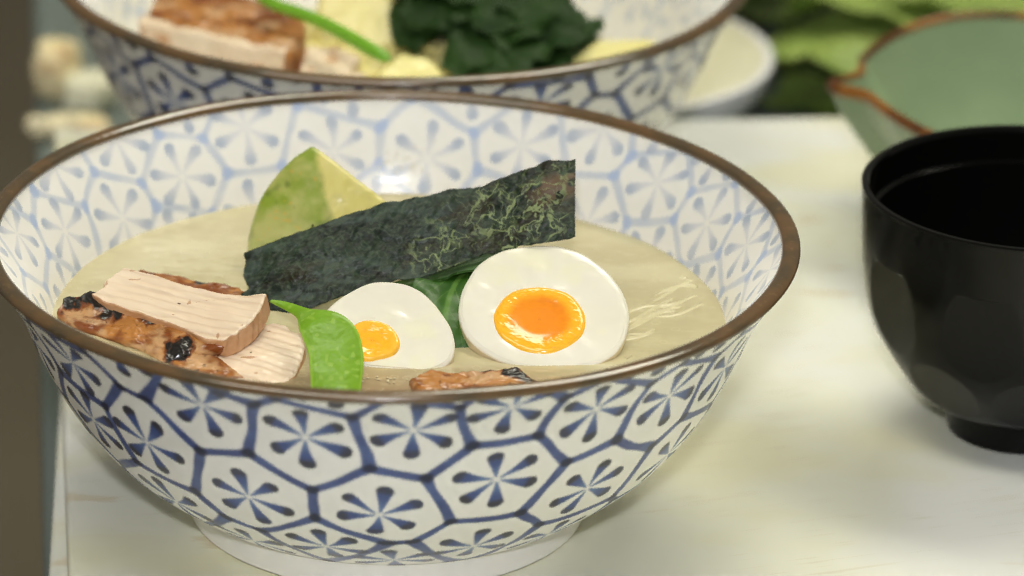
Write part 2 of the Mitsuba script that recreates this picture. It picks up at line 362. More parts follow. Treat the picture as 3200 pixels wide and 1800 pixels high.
# ---------------------------------------------------------------- egg halves
def white_col(p, n, uv):
    x, y, z = p.x * 1000, p.y * 1000, p.z * 1000
    a = fbm(x * .09, y * .09, z * .09)
    c = mix((.72, .685, .555), (.76, .735, .655), a)
    c = mix(c, (.78, .76, .50), smoothstep(.50, .75, fbm(x * .11 + 4, y * .11, z * .11)) * .45)
    tan = smoothstep(.25, -.1, n.z)
    return mix(c, (.60, .47, .28), tan * .7)


mat('egg_white', white_col, .16, .55, bump=lambda p, n, uv: fbm(p.x * 260, p.y * 260, p.z * 260), bscale=.0002)


def yolk_col(p, n, uv):
    x, y, z = p.x * 1000, p.y * 1000, p.z * 1000
    w = uv.x + .12 * (fbm(x * .12, y * .12, z * .12) - .5) + .05 * (noise(x * .8, y * .8, z * .8) - .5)
    c = mix((.80, .225, .008), (.86, .28, .010), noise(x * .15, y * .2, 2))
    c = mix(c, (.90, .44, .018), smoothstep(.52, .80, w))
    return mix(c, (.90, .52, .06), smoothstep(.86, 1.0, w) * .5)


mat('yolk', yolk_col, .16, .5, bump=lambda p, n, uv: fbm(p.x * 900, p.y * 900, p.z * 900) * smoothstep(.45, .75, uv.x), bscale=.00022, clearcoat=.6, clearcoat_gloss=.95)


def egg(key, outline, yolk, origin, el, depth, label, seed, yr):
    fr = frame(el)
    n = 140
    o = smooth_loop(resample(outline, n), 8)
    if np.sum(o[:, 0] * np.roll(o[:, 1], -1) - np.roll(o[:, 0], -1) * o[:, 1]) < 0: o = o[::-1]
    c = o.mean(0)
    o = c + (o - c) * 1.03
    rows = [(math.cos(math.radians(a)), -depth * math.sin(math.radians(a)) - 1.1) for a in np.linspace(88, 0, 16)]
    rows += [(.997, -.75), (.990, -.48), (.978, -.25), (.960, -.10), (.955, -.05)] + [(s, .12 * math.sin(s * 9)) for s in np.linspace(.95, .01, 14)]
    uv = np.stack([c + (o - c) * s for s, _ in rows], 1)
    h = np.broadcast_to(np.array([b for _, b in rows]), uv.shape[:2])
    P = origin * 1000 + uv[..., :1] * fr[0] + uv[..., 1:] * fr[1] + h[..., None] * fr[2]
    P = P + fr[2] * (1.1 * (meshkit.fbm(P * .11, 3, seed) - .5))[..., None]
    lift = 1.1 * (meshkit.fbm((origin * 1000)[None] * .11, 3, seed)[0] - .5)
    f = grid_faces(n, len(rows), True)
    add(key + '__white', trimesh.Trimesh(P.reshape(-1, 3) / 1000, np.vstack([f[:, [0, 1, 2]], f[:, [0, 2, 3]]]), process=False), 'egg_white', 50)
    y = smooth_loop(resample(yolk, n), 40)
    if np.sum(y[:, 0] * np.roll(y[:, 1], -1) - np.roll(y[:, 0], -1) * y[:, 1]) < 0: y = y[::-1]
    c = y.mean(0)
    t = np.linspace(1.0, .01, 30)
    dip = np.clip((.80 - t) / .45, 0, 1)
    hh = np.where(t > .86, -.5 + 1.25 * np.sqrt(np.clip(1 - ((t - .86) / .15) ** 2, 0, 1)), .75) - .42 * dip * dip * (3 - 2 * dip)
    wob = 1 + .010 * np.sin(5 * np.arange(n) * 2 * np.pi / n + seed) + .006 * np.sin(9 * np.arange(n) * 2 * np.pi / n)
    uv = c + (y - c)[:, None] * t[None, :, None] * (1 + (wob - 1)[:, None] * t)[..., None]
    P = origin * 1000 + uv[..., :1] * fr[0] + uv[..., 1:] * fr[1] + (hh[None, :, None] + .35 * (meshkit.fbm(np.concatenate([uv * .35, 0 * uv[..., :1]], -1), 3, seed)[..., None] - .5) * np.clip(t * 2 - .9, 0, 1)[None, :, None]) * fr[2]
    f = grid_faces(n, len(t), True)
    scene[key + '__yolk'] = mikit.ply(trimesh.Trimesh(P.reshape(-1, 3) / 1000, np.vstack([f[:, [0, 1, 2]], f[:, [0, 2, 3]]]), process=False), 'yolk', smooth=True,
                                      uv=np.stack([np.broadcast_to(1 - (1 - t) * yr, (n, len(t))).ravel(), np.repeat(np.arange(n) / n, len(t))], 1))
    tag(key, label, 'egg', 'halved boiled eggs')


a = np.linspace(0, 2 * np.pi, 40, endpoint=False)
egg('egg_half', [[-20.4,-2.6],[-19.7,5.4],[-16.5,13.5],[-10.8,18.8],[-4.0,20.9],[2.9,21.2],[9.7,18.3],[15.6,12.4],[19.3,5.2],[20.5,-1.4],[19.7,-8.0],[17.1,-13.9],[11.9,-18.0],[6.1,-19.3],[-1.5,-19.5],[-9.2,-17.9],[-15.0,-13.6],[-18.7,-8.5]],
    np.stack([-1.0 + 11.5 * np.cos(a), -4.1 + 11.4 * np.sin(a)], 1), np.array([.03783, -.00930, .0585]), 66, 15, 'larger egg half on the right with a whole runny orange yolk', 3, 1.0)
egg('egg_half_001', [[-16.5,3.6],[-13.3,8.2],[-8.6,12.2],[-4.8,14.2],[-1.5,14.7],[2.9,13.8],[6.9,11.3],[10.9,6.3],[13.9,0.7],[15.2,-4.4],[14.7,-9.4],[12.3,-12.3],[8.6,-13.9],[1.9,-13.3],[-4.8,-12.8],[-10.6,-10.8],[-14.7,-5.2],[-16.6,-0.2]],
    [[-11.4,-5.1],[-9.6,0.2],[-5.0,2.0],[-0.6,0.6],[2.6,-4.4],[1.8,-8.7],[-2.0,-10.8],[-6.5,-11.8],[-10.0,-9.8]], np.array([.00106, -.01840, .0567]), 64, 12, 'smaller egg half behind the green pod, its yolk half sunk in soup', 8, .30)

# ---------------------------------------------------------------- nori strip
def nori_col(p, n, uv):
    u, v = uv.x, uv.y
    wx = u + 6 * (fbm(u * .18, v * .18, 1) - .5)
    wy = v + 6 * (fbm(u * .18 + 9, v * .18, 2) - .5)
    r1 = 1 - dr.abs(2 * fbm(wx * .22, wy * .22, 3, octaves=4) - 1)
    r2 = 1 - dr.abs(2 * fbm(wx * .50 + 7, wy * .38, 5, octaves=3) - 1)
    blob = lambda cu, cv, ru, rv: smoothstep(1.25, .55, dr.hypot((u - cu) / ru, (v - cv) / rv) + .5 * (noise(u * .25, v * .3, cu) - .5))
    zone = dr.clip(blob(44, 7, 8, 9) + blob(65, 9, 13, 10) + .8 * blob(56, 17, 9, 5) + .8 * blob(74, 17, 7, 5), 0, 1)
    vein = dr.clip(smoothstep(.925, .985, r1) + .8 * smoothstep(.94, .99, r2), 0, 1) * (.03 + .97 * zone)
    streak = fbm(u * .08 - v * .14, u * .09 + v * .30, 6, octaves=4)
    c = mix((.007, .015, .009), (.020, .035, .020), smoothstep(.38, .66, streak))
    c = mix(c, (.046, .070, .054), smoothstep(.52, .68, fbm(u * .055 - v * .11 + 7, u * .09 + v * .34, 15, octaves=4)) * smoothstep(62, 34, u) * .75)
    c = mix(c, (.020, .013, .005), smoothstep(.52, .70, fbm(u * .13 + 3, v * .2, 9)) * .7)
    fib = 1 - dr.abs(2 * fbm(wx * .45 - wy * .3, wy * .9 + wx * .2, 17, octaves=3) - 1)
    c = mix(c, (.070, .105, .062), smoothstep(.86, .97, fib) * .5)
    c = mix(c, (.006, .009, .006), smoothstep(.55, .72, fbm(u * .5, v * .8, 19, octaves=4)) * .6)
    c = mix(c, (.075, .10, .042), smoothstep(.60, .78, fbm(u * .55, v * .55, 12, octaves=4)) * (.10 + .6 * zone))
    c = mix(c, (.16, .10, .06), smoothstep(66, 74, u) * smoothstep(8, 14, v) * smoothstep(19, 16, v) * smoothstep(.45, .6, noise(u * .5, v * .5, 13)) * .7)
    return mix(c, (.25, .31, .14), vein * .8)


def nori_bump(p, n, uv):
    u, v = uv.x, uv.y
    return 1.6 * fbm(u * .09 - v * .13, u * .10 + v * .30, 6, octaves=3) + .3 * fbm(u * .9, v * .9, 4)


mat('nori_sheet', nori_col, .44, .28, bump=nori_bump, bscale=.0006, eps=2e-4)
ab, nrm = np.array([.958, .1204, .2603]), np.array([-.09, -.736, .671])
ab /= np.linalg.norm(ab)
nrm -= ab * (nrm @ ab); nrm /= np.linalg.norm(nrm)
upv = np.cross(nrm, ab)
ORG = np.array([-28.2, 1.4, 49.1])
top = np.array([[-3.4,20.3],[16.3,20.8],[33.0,22.6],[41.1,22.2],[50.2,22.0],[58.0,20.5],[66.3,21.3],[75.5,21.4],[82.1,20.0]])
bot = np.array([[-1.,-1.],[9.3,0.6],[21.7,1.8],[31.9,2.1],[40.8,1.3],[52.3,2.6],[62.2,1.6],[76.8,0.0]])
lef = np.array([[-.5,-.6],[-4.0,4.5],[-6.6,8.5],[-6.6,10.2],[-4.4,11.1],[-5.1,14.0],[-3.8,17.],[-3.4,20.3]])
NU, NV = 260, 70
s, v = np.meshgrid(np.linspace(0, 1, NU), np.linspace(0, 1, NV), indexing='ij')
la = np.interp(v * 20.3, lef[:, 1], lef[:, 0]) + (.9 * (meshkit.fbm(np.stack([v * 16, 0 * v, 0 * v], -1), 3, 2) - .5)) * (v > .02)
A_ = la + (76.8 + 5.3 * v - la) * s
B_ = np.interp(A_, bot[:, 0], bot[:, 1]) * (1 - v) + np.interp(A_, top[:, 0], top[:, 1]) * v
B_ += .9 * (meshkit.fbm(np.stack([A_ * .35, 0 * A_, v * 2], -1), 3, 9) - .5)
wave = 1.5 * np.sin(A_ * .10 + .9 - B_ * .06) + 1.6 * (meshkit.fbm(np.stack([A_ * .09 - B_ * .1, B_ * .12, 0 * A_], -1), 3, 4) - .5) + .75 * (meshkit.fbm(np.stack([A_ * .40 - B_ * .25, B_ * .5, 0 * A_], -1), 3, 14) - .5)
P = ORG + A_[..., None] * ab + B_[..., None] * upv + (wave - .9)[..., None] * nrm
m = sheet(P / 1000, .0003)
uvn = np.stack([A_.ravel(), B_.ravel()], 1)
scene['nori_strip'] = mikit.ply(m, 'nori_sheet', smooth=True, uv=np.vstack([uvn, uvn]))
tag('nori_strip', 'crinkled dark green seaweed strip leaning across the soup behind the eggs', 'seaweed')

# ---------------------------------------------------------------- vegetable wedge behind the nori
def wedge_col(p, n, uv):
    x, y, z = p.x * 1000, p.y * 1000, p.z * 1000
    edge = x + 20.5 - (79 - z) * .30 + 3.0 * (fbm(x * .2, y * .2, z * .2) - .5)
    cut = mix((.60, .53, .13), (.70, .63, .25), fbm(x * .5, y * .1, z * .25))
    skin = mix((.24, .33, .035), (.42, .43, .13), smoothstep(.35, .68, fbm(x * .16 + 4, y * .16, z * .14, octaves=4)))
    skin = mix(skin, (.10, .15, .03), smoothstep(.56, .74, fbm(x * .22, y * .22, z * .18 + 9)) * .7)
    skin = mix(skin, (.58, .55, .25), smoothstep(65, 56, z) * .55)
    skin = mix(skin, (.62, .36, .04), smoothstep(.76, .86, noise(x * .8, y * .8, z * .8)) * .35)
    c = mix(skin, cut, smoothstep(-.8, 1.6, edge))
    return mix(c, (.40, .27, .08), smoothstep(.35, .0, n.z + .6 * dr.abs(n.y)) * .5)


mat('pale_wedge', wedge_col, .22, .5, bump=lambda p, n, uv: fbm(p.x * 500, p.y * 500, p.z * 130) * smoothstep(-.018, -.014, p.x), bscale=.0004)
fr = frame(36)
wo = [[-1.2,30.2],[3.4,27.0],[10.6,21.8],[17.6,16.7],[19.4,12.5],[14,-3],[-14.6,-9],[-17.,-2],[-16.8,3.3],[-16.6,7.5],[-15.9,11.2],[-14.3,16.0],[-12.2,20.0],[-9.5,23.4],[-5.6,27.4]]
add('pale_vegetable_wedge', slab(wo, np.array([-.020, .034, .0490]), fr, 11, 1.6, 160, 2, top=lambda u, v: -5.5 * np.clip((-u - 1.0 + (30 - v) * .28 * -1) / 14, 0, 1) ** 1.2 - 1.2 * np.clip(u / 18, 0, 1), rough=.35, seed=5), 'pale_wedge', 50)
tag('pale_vegetable_wedge', 'pale yellow and green vegetable wedge standing behind the seaweed strip', 'vegetable')

# ---------------------------------------------------------------- green pod and dark leaves
def pod_col(p, n, uv):
    x, y, z = p.x * 1000, p.y * 1000, p.z * 1000
    c = mix((.130, .295, .008), (.195, .37, .020), fbm(x * .16, y * .16, z * .16))
    rim_ = smoothstep(.86, .97, dr.abs(uv.y * 2 - 1))
    c = mix(c, (.28, .48, .05), rim_ * .7)
    return mix(c, (.30, .46, .07), smoothstep(.62, .8, noise(x * .8, y * .8, z * .8)) * .45)


mat('pod_green', pod_col, .36, .45, bump=lambda p, n, uv: fbm(p.x * 420, p.y * 420, p.z * 420), bscale=.0004)
PL = [(-28.6,-18.4,62.4),(-26.2,-19.5,61.6),(-22.4,-23.2,61.0),(-20.4,-33.2,61.0),(-18.5,-37.0,58.2),(-17.6,-41.8,55.0),(-17.2,-45.0,50.8),(-17.0,-48.0,47.5)]
PR = [(-28.0,-18.0,62.8),(-23.8,-19.0,62.6),(-17.6,-25.5,63.7),(-11.8,-29.1,64.5),(-7.5,-32.3,62.6),(-5.4,-36.0,58.8),(-5.2,-43.0,52.8),(-5.6,-46.5,48.5)]
L, R = spline(PL, 70), spline(PR, 70)
k = 25
ph = np.arange(2 * k) / (2 * k) * 2 * np.pi
nn = np.cross(R - L, np.gradient((L + R) / 2, axis=0))
nn /= np.linalg.norm(nn, axis=1, keepdims=True)
if nn[30, 2] < 0: nn = -nn
wid = np.linalg.norm(R - L, axis=1)
bulge = np.minimum(.09 * wid + .3, .95) + .22 * np.sin(np.linspace(0, 17, 70)) * np.clip(wid / 12, 0, 1)
P = ((L + R) / 2)[None] + np.cos(ph)[:, None, None] * ((R - L) / 2)[None] + (np.sign(np.sin(ph)) * np.abs(np.sin(ph)) ** 1.2)[:, None, None] * (bulge[:, None] * nn)[None]
f = grid_faces(2 * k, 70, True)
scene['snow_pea_pod'] = mikit.ply(trimesh.Trimesh(P.reshape(-1, 3) / 1000, np.vstack([f[:, [0, 1, 2]], f[:, [0, 2, 3]]]), process=False), 'pod_green', smooth=True,
                                  uv=np.stack([np.tile(np.arange(70) / 69, 2 * k), np.repeat((1 + np.cos(ph)) / 2, 70)], 1))
tag('snow_pea_pod', 'bright green flat pea pod hooked over the egg half into the soup', 'pea pod')


def leaf_col(p, n, uv):
    x, y, z = p.x * 1000, p.y * 1000, p.z * 1000
    c = mix((.012, .050, .006), (.045, .13, .014), fbm(x * .2, y * .2, z * .2))
    vein = smoothstep(.05, .02, dr.abs(uv.y - .5)) + .7 * smoothstep(.10, .03, dr.abs(dr.abs(2 * (uv.x * 7 - dr.abs(uv.y - .5) * 5 - dr.floor(uv.x * 7 - dr.abs(uv.y - .5) * 5)) - 1) - .0))
    return mix(c, (.13, .26, .05), dr.clip(vein, 0, 1) * .5)


mat('leaf_green', leaf_col, .38, .3)


def leaf_mesh(mid, width, updir, ruffle, seed, thick=.4, nu=60, nv=25, curl=.0):
    """A leaf: mid rib through the points mid (mm), half width along it, ruffled across."""
    c = spline(mid, nu)
    t = np.gradient(c, axis=0); t /= np.linalg.norm(t, axis=1, keepdims=True)
    side = np.cross(np.asarray(updir, float), t); side /= np.linalg.norm(side, axis=1, keepdims=True)
    up = np.cross(t, side)
    w = np.interp(np.linspace(0, 1, nu), np.linspace(0, 1, len(width)), width)
    q = np.linspace(-1, 1, nv)
    P = c[:, None] + side[:, None] * (w[:, None] * q)[..., None]
    rf = ruffle * 2 * (meshkit.fbm(P * (.16 if ruffle < 8 else .05), 3, seed) - .5) * (.35 + np.abs(q))[None] + curl * q[None] ** 2 * w[:, None]
    P = P + up[:, None] * rf[..., None]
    m = sheet(P / 1000, thick / 1000)
    uv = np.stack([np.repeat(np.linspace(0, 1, nu), nv), np.tile((q + 1) / 2, nu)], 1)
    return m, np.vstack([uv, uv])


def leaf(key, bsdf, *args, **kw):
    m, uv = leaf_mesh(*args, **kw)
    scene[key] = mikit.ply(m, bsdf, smooth=True, uv=uv)


leaf('spinach_leaf', 'leaf_green', [(30, 30, 60), (22, 18, 60), (15, 2, 57), (14, -12, 53), (15, -22, 48)], [2, 8, 10, 9, 3], (0, 0, 1), 2.2, 3)
tag('spinach_leaf', 'dark green cooked leaf squeezed between the two egg halves', 'leaf')
leaf('spinach_leaf_001', 'leaf_green', [(0, 14, 53), (10, 13, 57), (20, 13, 60.5), (30, 14, 61)], [3, 5, 6, 4], (0, 0, 1), 1.6, 7)
tag('spinach_leaf_001', 'dark green cooked leaf showing under the lower edge of the seaweed', 'leaf')

# ---------------------------------------------------------------- meat slices
def flesh_fn(dx, dy, seed):
    def fn(p, n, uv):
        x, y, z = p.x * 1000, p.y * 1000, p.z * 1000
        u, v = x * dx + y * dy, -x * dy + y * dx
        q = (v + .9 * (fbm(u * .06, v * .10, seed) - .5)) * .42
        k = dr.floor(q)
        line = smoothstep(.22, .03, dr.abs(q - k - .5)) * (.15 + .85 * noise(k * 3.7, u * .07, seed)) + .22 * smoothstep(.6, .9, noise(u * .06, q * 5.3, seed + 5))
        c = mix((.73, .57, .41), (.79, .67, .52), fbm(u * .08, v * .08, seed + 1))
        c = mix(c, (.60, .40, .26), dr.clip(line, 0, 1) * .30)
        spot = smoothstep(.91, .95, noise(x * .52 + 7, y * .6, seed + 8))
        c = mix(c, (.36, .14, .04), spot * .6)
        crust = smoothstep(.62, .30, n.z)
        b = mix((.40, .16, .045), (.56, .32, .17), fbm(x * .4, y * .4, z * .5))
        return mix(c, b, crust * .85)
    return fn


def flesh_bump(p, n, uv):
    x, y = p.x * 1000, p.y * 1000
    u, v = x * .88 - y * .47, x * .47 + y * .88
    q = (v + .9 * (fbm(u * .06, v * .10, 2) - .5)) * .42
    k = dr.floor(q)
    return -.6 * smoothstep(.26, .02, dr.abs(q - k - .5)) * (.2 + .8 * noise(k * 3.7, u * .07, 2)) + .3 * fbm(x * .7, y * .7, 1)


def skin_col(p, n, uv):
    x, y, z = p.x * 1000, p.y * 1000, p.z * 1000
    a = fbm(x * .17, y * .17, z * .2, octaves=4)
    c = mix((.42, .175, .042), (.20, .052, .009), smoothstep(.40, .62, a))
    c = mix(c, (.55, .34, .17), smoothstep(.47, .32, fbm(x * .13 + 5, y * .13, z * .3)) * .75)
    w = 4.6 * (fbm(x * .42, y * .35, z * .35, octaves=4) - .5)
    burn = mi.Float(0)
    for cx, cy, r in ((-78.5, -3.2, 2.3), (-75.8, -4.6, 1.4), (-72.9, -4.6, 2.3), (-70.8, -7.2, 1.7), (-68.3, -10.2, 1.3), (-65.8, -12.4, 1.0), (-58.4, -14.6, 1.2), (-56.9, -16.0, .9), (-64.5, -17.0, .6), (-49.8, -28.2, 2.7), (-52.6, -26.5, 1.0), (31.5, -36.3, 3.2), (36.0, -40.0, 2.0), (24.0, -35.0, 1.0), (-61.0, 20.0, 1.0), (-47.0, 17.0, 1.5)):
        burn = dr.maximum(burn, smoothstep(1.3, -.9, dr.hypot(x - cx, (y - cy) * .8) - r + w))
    c = mix(c, (.16, .040, .008), smoothstep(.0, .5, burn) * .92)
    c = mix(c, (.010, .008, .007), smoothstep(.42, .85, burn))
    return mix(c, (.05, .02, .01), smoothstep(.70, .82, fbm(x * .6, y * .6, z * .6)) * .7)


SKB = lambda p, n, uv: fbm(p.x * 350, p.y * 350, p.z * 350, octaves=4)
mat('meat_flesh', flesh_fn(.88, -.47, 2), .30, .5, bump=flesh_bump, bscale=.0006)
mat('meat_skin', skin_col, .25, .55, bump=SKB, bscale=.0007, clearcoat=.25, clearcoat_gloss=.9)
Z = frame(90)


def xy(pts, c): return (np.asarray(pts, float)[:, :2] - np.asarray(c)[:2] * 1000)


fr1, fr2, fr3 = frame(70, -30), frame(60, -35), frame(80, -10)
MF = [[-21.4,6.4],[-14.7,7.0],[-6.3,6.4],[1.0,6.2],[8.0,6.3],[14.0,7.5],[19.0,9.2],[20.6,4.5],[21.0,-1.6],[20.0,-6.6],[17.8,-9.6],[13.2,-10.0],[5.7,-8.2],[-7.1,-7.2],[-14.4,-6.8],[-19.0,-6.4],[-23.8,-4.8],[-22.0,-1.5],[-23.3,-0.3],[-22.4,3.3]]
add('meat_slice__flesh', slab(MF, np.array([-.050, -.014, .0600]) - fr1[2] * .0052, fr1, 5.2, .7, 240, 1, top=lambda u, v: .9 * np.clip((u - 6) / 14, 0, 1) ** 2 + .35 * np.sin(v * 2.1 + .25 * u + np.sin(u * .3)) * .35, rough=.35, fine=.08, seed=3, fill=22), 'meat_flesh', 50)
MS = [[-20.0,0.6],[-18.6,1.6],[-15.7,2.0],[-15.4,3.2],[-14.0,4.9],[-9.1,4.6],[-4.3,4.4],[3.3,4.6],[16.5,4.5],[24.1,3.2],[28.9,3.2],[30.0,1.3],[22.7,-3.8],[19.7,-8.0],[16.4,-8.0],[8.7,-6.5],[-1.0,-6.4],[-11.7,-6.4],[-19.3,-4.4]]
add('meat_slice__browned_skin', slab(MS, np.array([-.064, -.014, .0552]) - fr2[2] * .0042, fr2, 4.2, 1.1, 240, 1, top=lambda u, v: .25 * np.sin(u * .5) + 1.0 * np.exp(-((u - 19.5) ** 2 + (v + 3.6) ** 2) / 6) + .9 * np.exp(-((u + 13.0) ** 2 + (v - 2.2) ** 2) / 8) + .5 * np.exp(-((u + 18.0) ** 2 + (v - .5) ** 2) / 4), rough=.55, fine=.45, seed=9, fill=18), 'meat_skin', 60)
labels['meat_slice__browned_skin'] = {'label': 'browned skin with black charred spots along the front of the slice'}
tag('meat_slice', 'topmost pale roast meat slice with charred brown skin at the left', 'meat slice', 'roast meat slices in the front bowl')
M2 = [[-12,9],[-3.9,9.0],[-1.3,11.8],[2.9,14.7],[6.1,14.0],[8.1,11.6],[10.5,10.8],[12.8,5.3],[13.2,0.0],[13.3,-7.0],[11.1,-11.6],[5.9,-13.1],[0.1,-13.0],[-6.2,-11],[-13.3,-5.4],[-14,2]]
add('meat_slice_001__flesh', slab(M2, np.array([-.033, -.028, .0530]) - fr3[2] * .006, fr3, 6, .9, 200, 1, rough=.4, fine=.08, seed=13, fill=20), 'meat_flesh', 50)
MS2 = [[-18.5,-6.2],[-13.5,-2.7],[-7.7,-2.6],[-2.8,-6.5],[1.5,-10.6],[-4.0,-12.8],[-10.2,-10.8],[-15.5,-9]]
add('meat_slice_001__browned_skin', slab(MS2, np.array([-.033, -.028, .0534]) - fr3[2] * .006, fr3, 6, 1.0, 120, 2, rough=.5, fine=.3, seed=19), 'meat_skin', 60)
tag('meat_slice_001', 'pale meat slice lying lower, between the topmost slice and the pea pod', 'meat slice', 'roast meat slices in the front bowl')
M3 = [[-63.5,23.8],[-54.3,21.5],[-46.1,16.8],[-38.0,14.6],[-33,9.0],[-38,4],[-52,10],[-62,18]]
o = np.array([-.048, .014, .0465])
add('meat_slice_002', slab(xy(M3, o), o, Z, 6.2, 1.2, 140, 1, rough=.7, fine=.35, seed=23), 'meat_skin', 60)
tag('meat_slice_002', 'sunken meat slice whose brown edge shows behind the topmost slice', 'meat slice', 'roast meat slices in the front bowl')
M4 = [[6.0,-39.3],[10.6,-34.8],[15,-35.6],[20.2,-35.2],[28.7,-34.0],[31.6,-34.7],[35.4,-38.1],[38.8,-41.8],[34,-50],[20,-53],[8.0,-50]]
o = np.array([.021, -.042, .0475])
add('meat_slice_003', slab(xy(M4, o), o, Z, 5.4, 1.5, 160, 1, top=lambda u, v: 1.1 * np.exp(-((u - 11) ** 2 + (v - 6) ** 2) / 12), rough=.8, fine=.45, seed=29), 'meat_skin', 60)
tag('meat_slice_003', 'browned meat slice edge poking up at the front rim below the eggs', 'meat slice', 'roast meat slices in the front bowl')

# ---------------------------------------------------------------- noodles
mat('noodle_dough', (.56, .51, .31), .25, .45)
strings = []
for i in range(15):
    x0, y0 = 56 + 1.5 * i + rng.uniform(-2, 2), -14 + 2.6 * i + rng.uniform(-5, 5)
    t = np.linspace(0, 1, 40)
    pth = np.stack([x0 + 20 * t - 9, y0 + (10 + 8 * rng.random()) * t + 3 * np.sin(5 * t + i), 49.55 + .62 * np.sin(np.pi * t) * rng.uniform(.5, 1)], 1)
    pth = pth[np.hypot(pth[:, 0], pth[:, 1]) < 80.5]
    if len(pth) < 8: continue
    strings.append(tube(pth / 1000, .0011, 10))
add('noodles', trimesh.util.concatenate(strings), 'noodle_dough', True)
tag('noodles', 'thin pale noodles just breaking the soup surface right of the larger egg half', 'noodles', kind='stuff')
foam = []
for cx, cy, k in ((-9, -37.5, 26), (2, -37.5, 16), (14, -33.5, 10), (-3.5, -44, 14), (30, -35, 8), (-60, -24, 14), (-20, -46, 10), (58, -20, 6)):
    for _ in range(k):
        d = trimesh.creation.icosphere(2, rng.uniform(.00015, .00042))
        d.apply_scale([1, 1, .45])
        d.apply_translation([(cx + rng.normal(0, 2.6)) / 1000, (cy + rng.normal(0, 1.0)) / 1000, S1 + .0001])
        foam.append(d)
mat('foam_skin', (.52, .45, .28), .06, .8)
add('soup_foam', trimesh.util.concatenate(foam), 'foam_skin', True)
tag('soup_foam', 'tiny foam bubbles on the soup along the front edges of eggs and meat', 'foam', kind='stuff')

# ---------------------------------------------------------------- contents of the rear bowl
mat('rear_flesh', lambda p, n, uv: mix(mix((.74, .56, .38), (.78, .66, .49), fbm(p.x * 110, p.y * 110, p.z * 110)), (.48, .22, .07), smoothstep(.60, .74, fbm(p.x * 190 + 3, p.y * 190, p.z * 260)) * .8), .38, .4)
mat('rear_yellow', lambda p, n, uv: mix((.72, .64, .20), (.80, .73, .36), fbm(p.x * 90, p.y * 90, p.z * 90)), .28, .5)
top4 = [[-75.7,173.6],[-60.2,164.7],[-51.1,158.8],[-42.1,155.2],[-33.8,151.9],[-30.1,158.6],[-29.8,171.6],[-39.3,184.2],[-52.3,196.9],[-70.9,190.6]]
o = np.array([-.053, .160, .0480])
add('meat_slice_004__flesh', slab(xy(top4, o), o, Z, 17.2, 1.2, 160, 2, rough=1.2, fine=.3, seed=31), 'rear_flesh', 50)
o = np.array([-.053, .160, .0640])
add('meat_slice_004__browned_skin', slab(xy([[-73,177.0],[-60,168.2],[-51,162.5],[-42,158.5],[-33.0,153.5],[-28.8,158.6],[-28.6,172.6],[-39.3,186.2],[-52.3,198.9],[-71.9,192.6]], o), o, Z, 2.4, .8, 160, 1, rough=1.0, fine=.4, seed=33), 'meat_skin', 60)
o = np.array([-.031, .160, .0480])
add('meat_slice_004__browned_skin_001', slab(xy([[-32.2,151.0],[-29.0,158],[-28.6,172],[-30.6,172],[-31.5,159],[-34.5,152.6]], o), o, Z, 17.0, .7, 100, 1, rough=.6, fine=.3, seed=35), 'meat_skin', 60)
tag('meat_slice_004', 'large brown edged meat slice at the left of the rear bowl', 'meat slice', 'roast meat slices in the rear bowl')
o = np.array([-.021, .150, .0525])
add('meat_slice_005', slab(xy([[-28.5,163],[-20,163],[-13,157],[-16,146],[-20.6,136.9],[-30,133.5]], o), o, frame(84), 9.5, 1.4, 120, 2, rough=.6, fine=.2, seed=37), 'rear_flesh', 50)
tag('meat_slice_005', 'small pale meat piece in the rear bowl beside the large slice', 'meat slice', 'roast meat slices in the rear bowl')
o = np.array([-.015, .141, .0530])
add('meat_slice_006', slab(xy([[-20,148],[-11,147],[-8.5,140],[-15,133],[-21,134]], o), o, Z, 8.5, 1.4, 120, 2, rough=.6, fine=.2, seed=41), 'rear_flesh', 50)
tag('meat_slice_006', 'smallest meat scrap against the near rim of the rear bowl', 'meat slice', 'roast meat slices in the rear bowl')
o = np.array([.002, .146, .0520])
add('yellow_slice', slab(xy([[-10.5,134],[-9,148],[-2,160],[5.9,157.5],[11,148],[14,137],[4,132.5]], o), o, frame(78), 9.0, 2.2, 120, 3, rough=.5, seed=43), 'rear_yellow', 60)
tag('yellow_slice', 'yellow vegetable slice touching the near rim of the rear bowl', 'vegetable')
add('yellow_slice_001', slab([[-17,-4],[-10,-12],[2,-15],[9,-8],[16,4],[17,18],[0,22],[-16,18]], np.array([-.0105, .2035, .0505]), frame(42), 9, 2.0, 120, 3, rough=.5, seed=47), 'rear_yellow', 60)
tag('yellow_slice_001', 'big pale yellow vegetable piece behind the green bean in the rear bowl', 'vegetable')
add('yellow_slice_002', slab([[-15,-6],[-8,7],[6,9],[16,2],[18,-8],[2,-13]], np.array([.060, .180, .0530]), frame(86), 4.5, 1.8, 100, 3, rough=.5, seed=49), 'rear_yellow', 60)
tag('yellow_slice_002', 'flat yellow vegetable slice right of the dark greens in the rear bowl', 'vegetable')
strands = []
for i in range(150):
    a, b, h = rng.uniform(0, 2 * np.pi), rng.uniform(0, 2 * np.pi), rng.uniform(.2, 1) ** .5
    cx, cy = -5 + 52 * h * math.cos(a) * .8, 194 + 50 * h * math.sin(a) * .8
    t = np.linspace(-1, 1, 14)
    x, y = cx + 17 * t * math.cos(b) + 3 * np.sin(2.2 * t + i), cy + 17 * t * math.sin(b) + 3 * np.cos(2.5 * t + i)
    rr = np.clip(np.hypot((x + 5) / 64, (y - 196) / 62), 0, 1)
    strands.append(tube(np.stack([x, y, 33 + 19.5 * np.sqrt(1 - rr ** 2) + rng.uniform(-2, .6)], 1) / 1000, .0013, 7))
dome = trimesh.creation.icosphere(4)
dome.apply_transform(trimesh.transformations.compose_matrix(scale=(.063, .061, .019), translate=(-.005, .196, .033)))
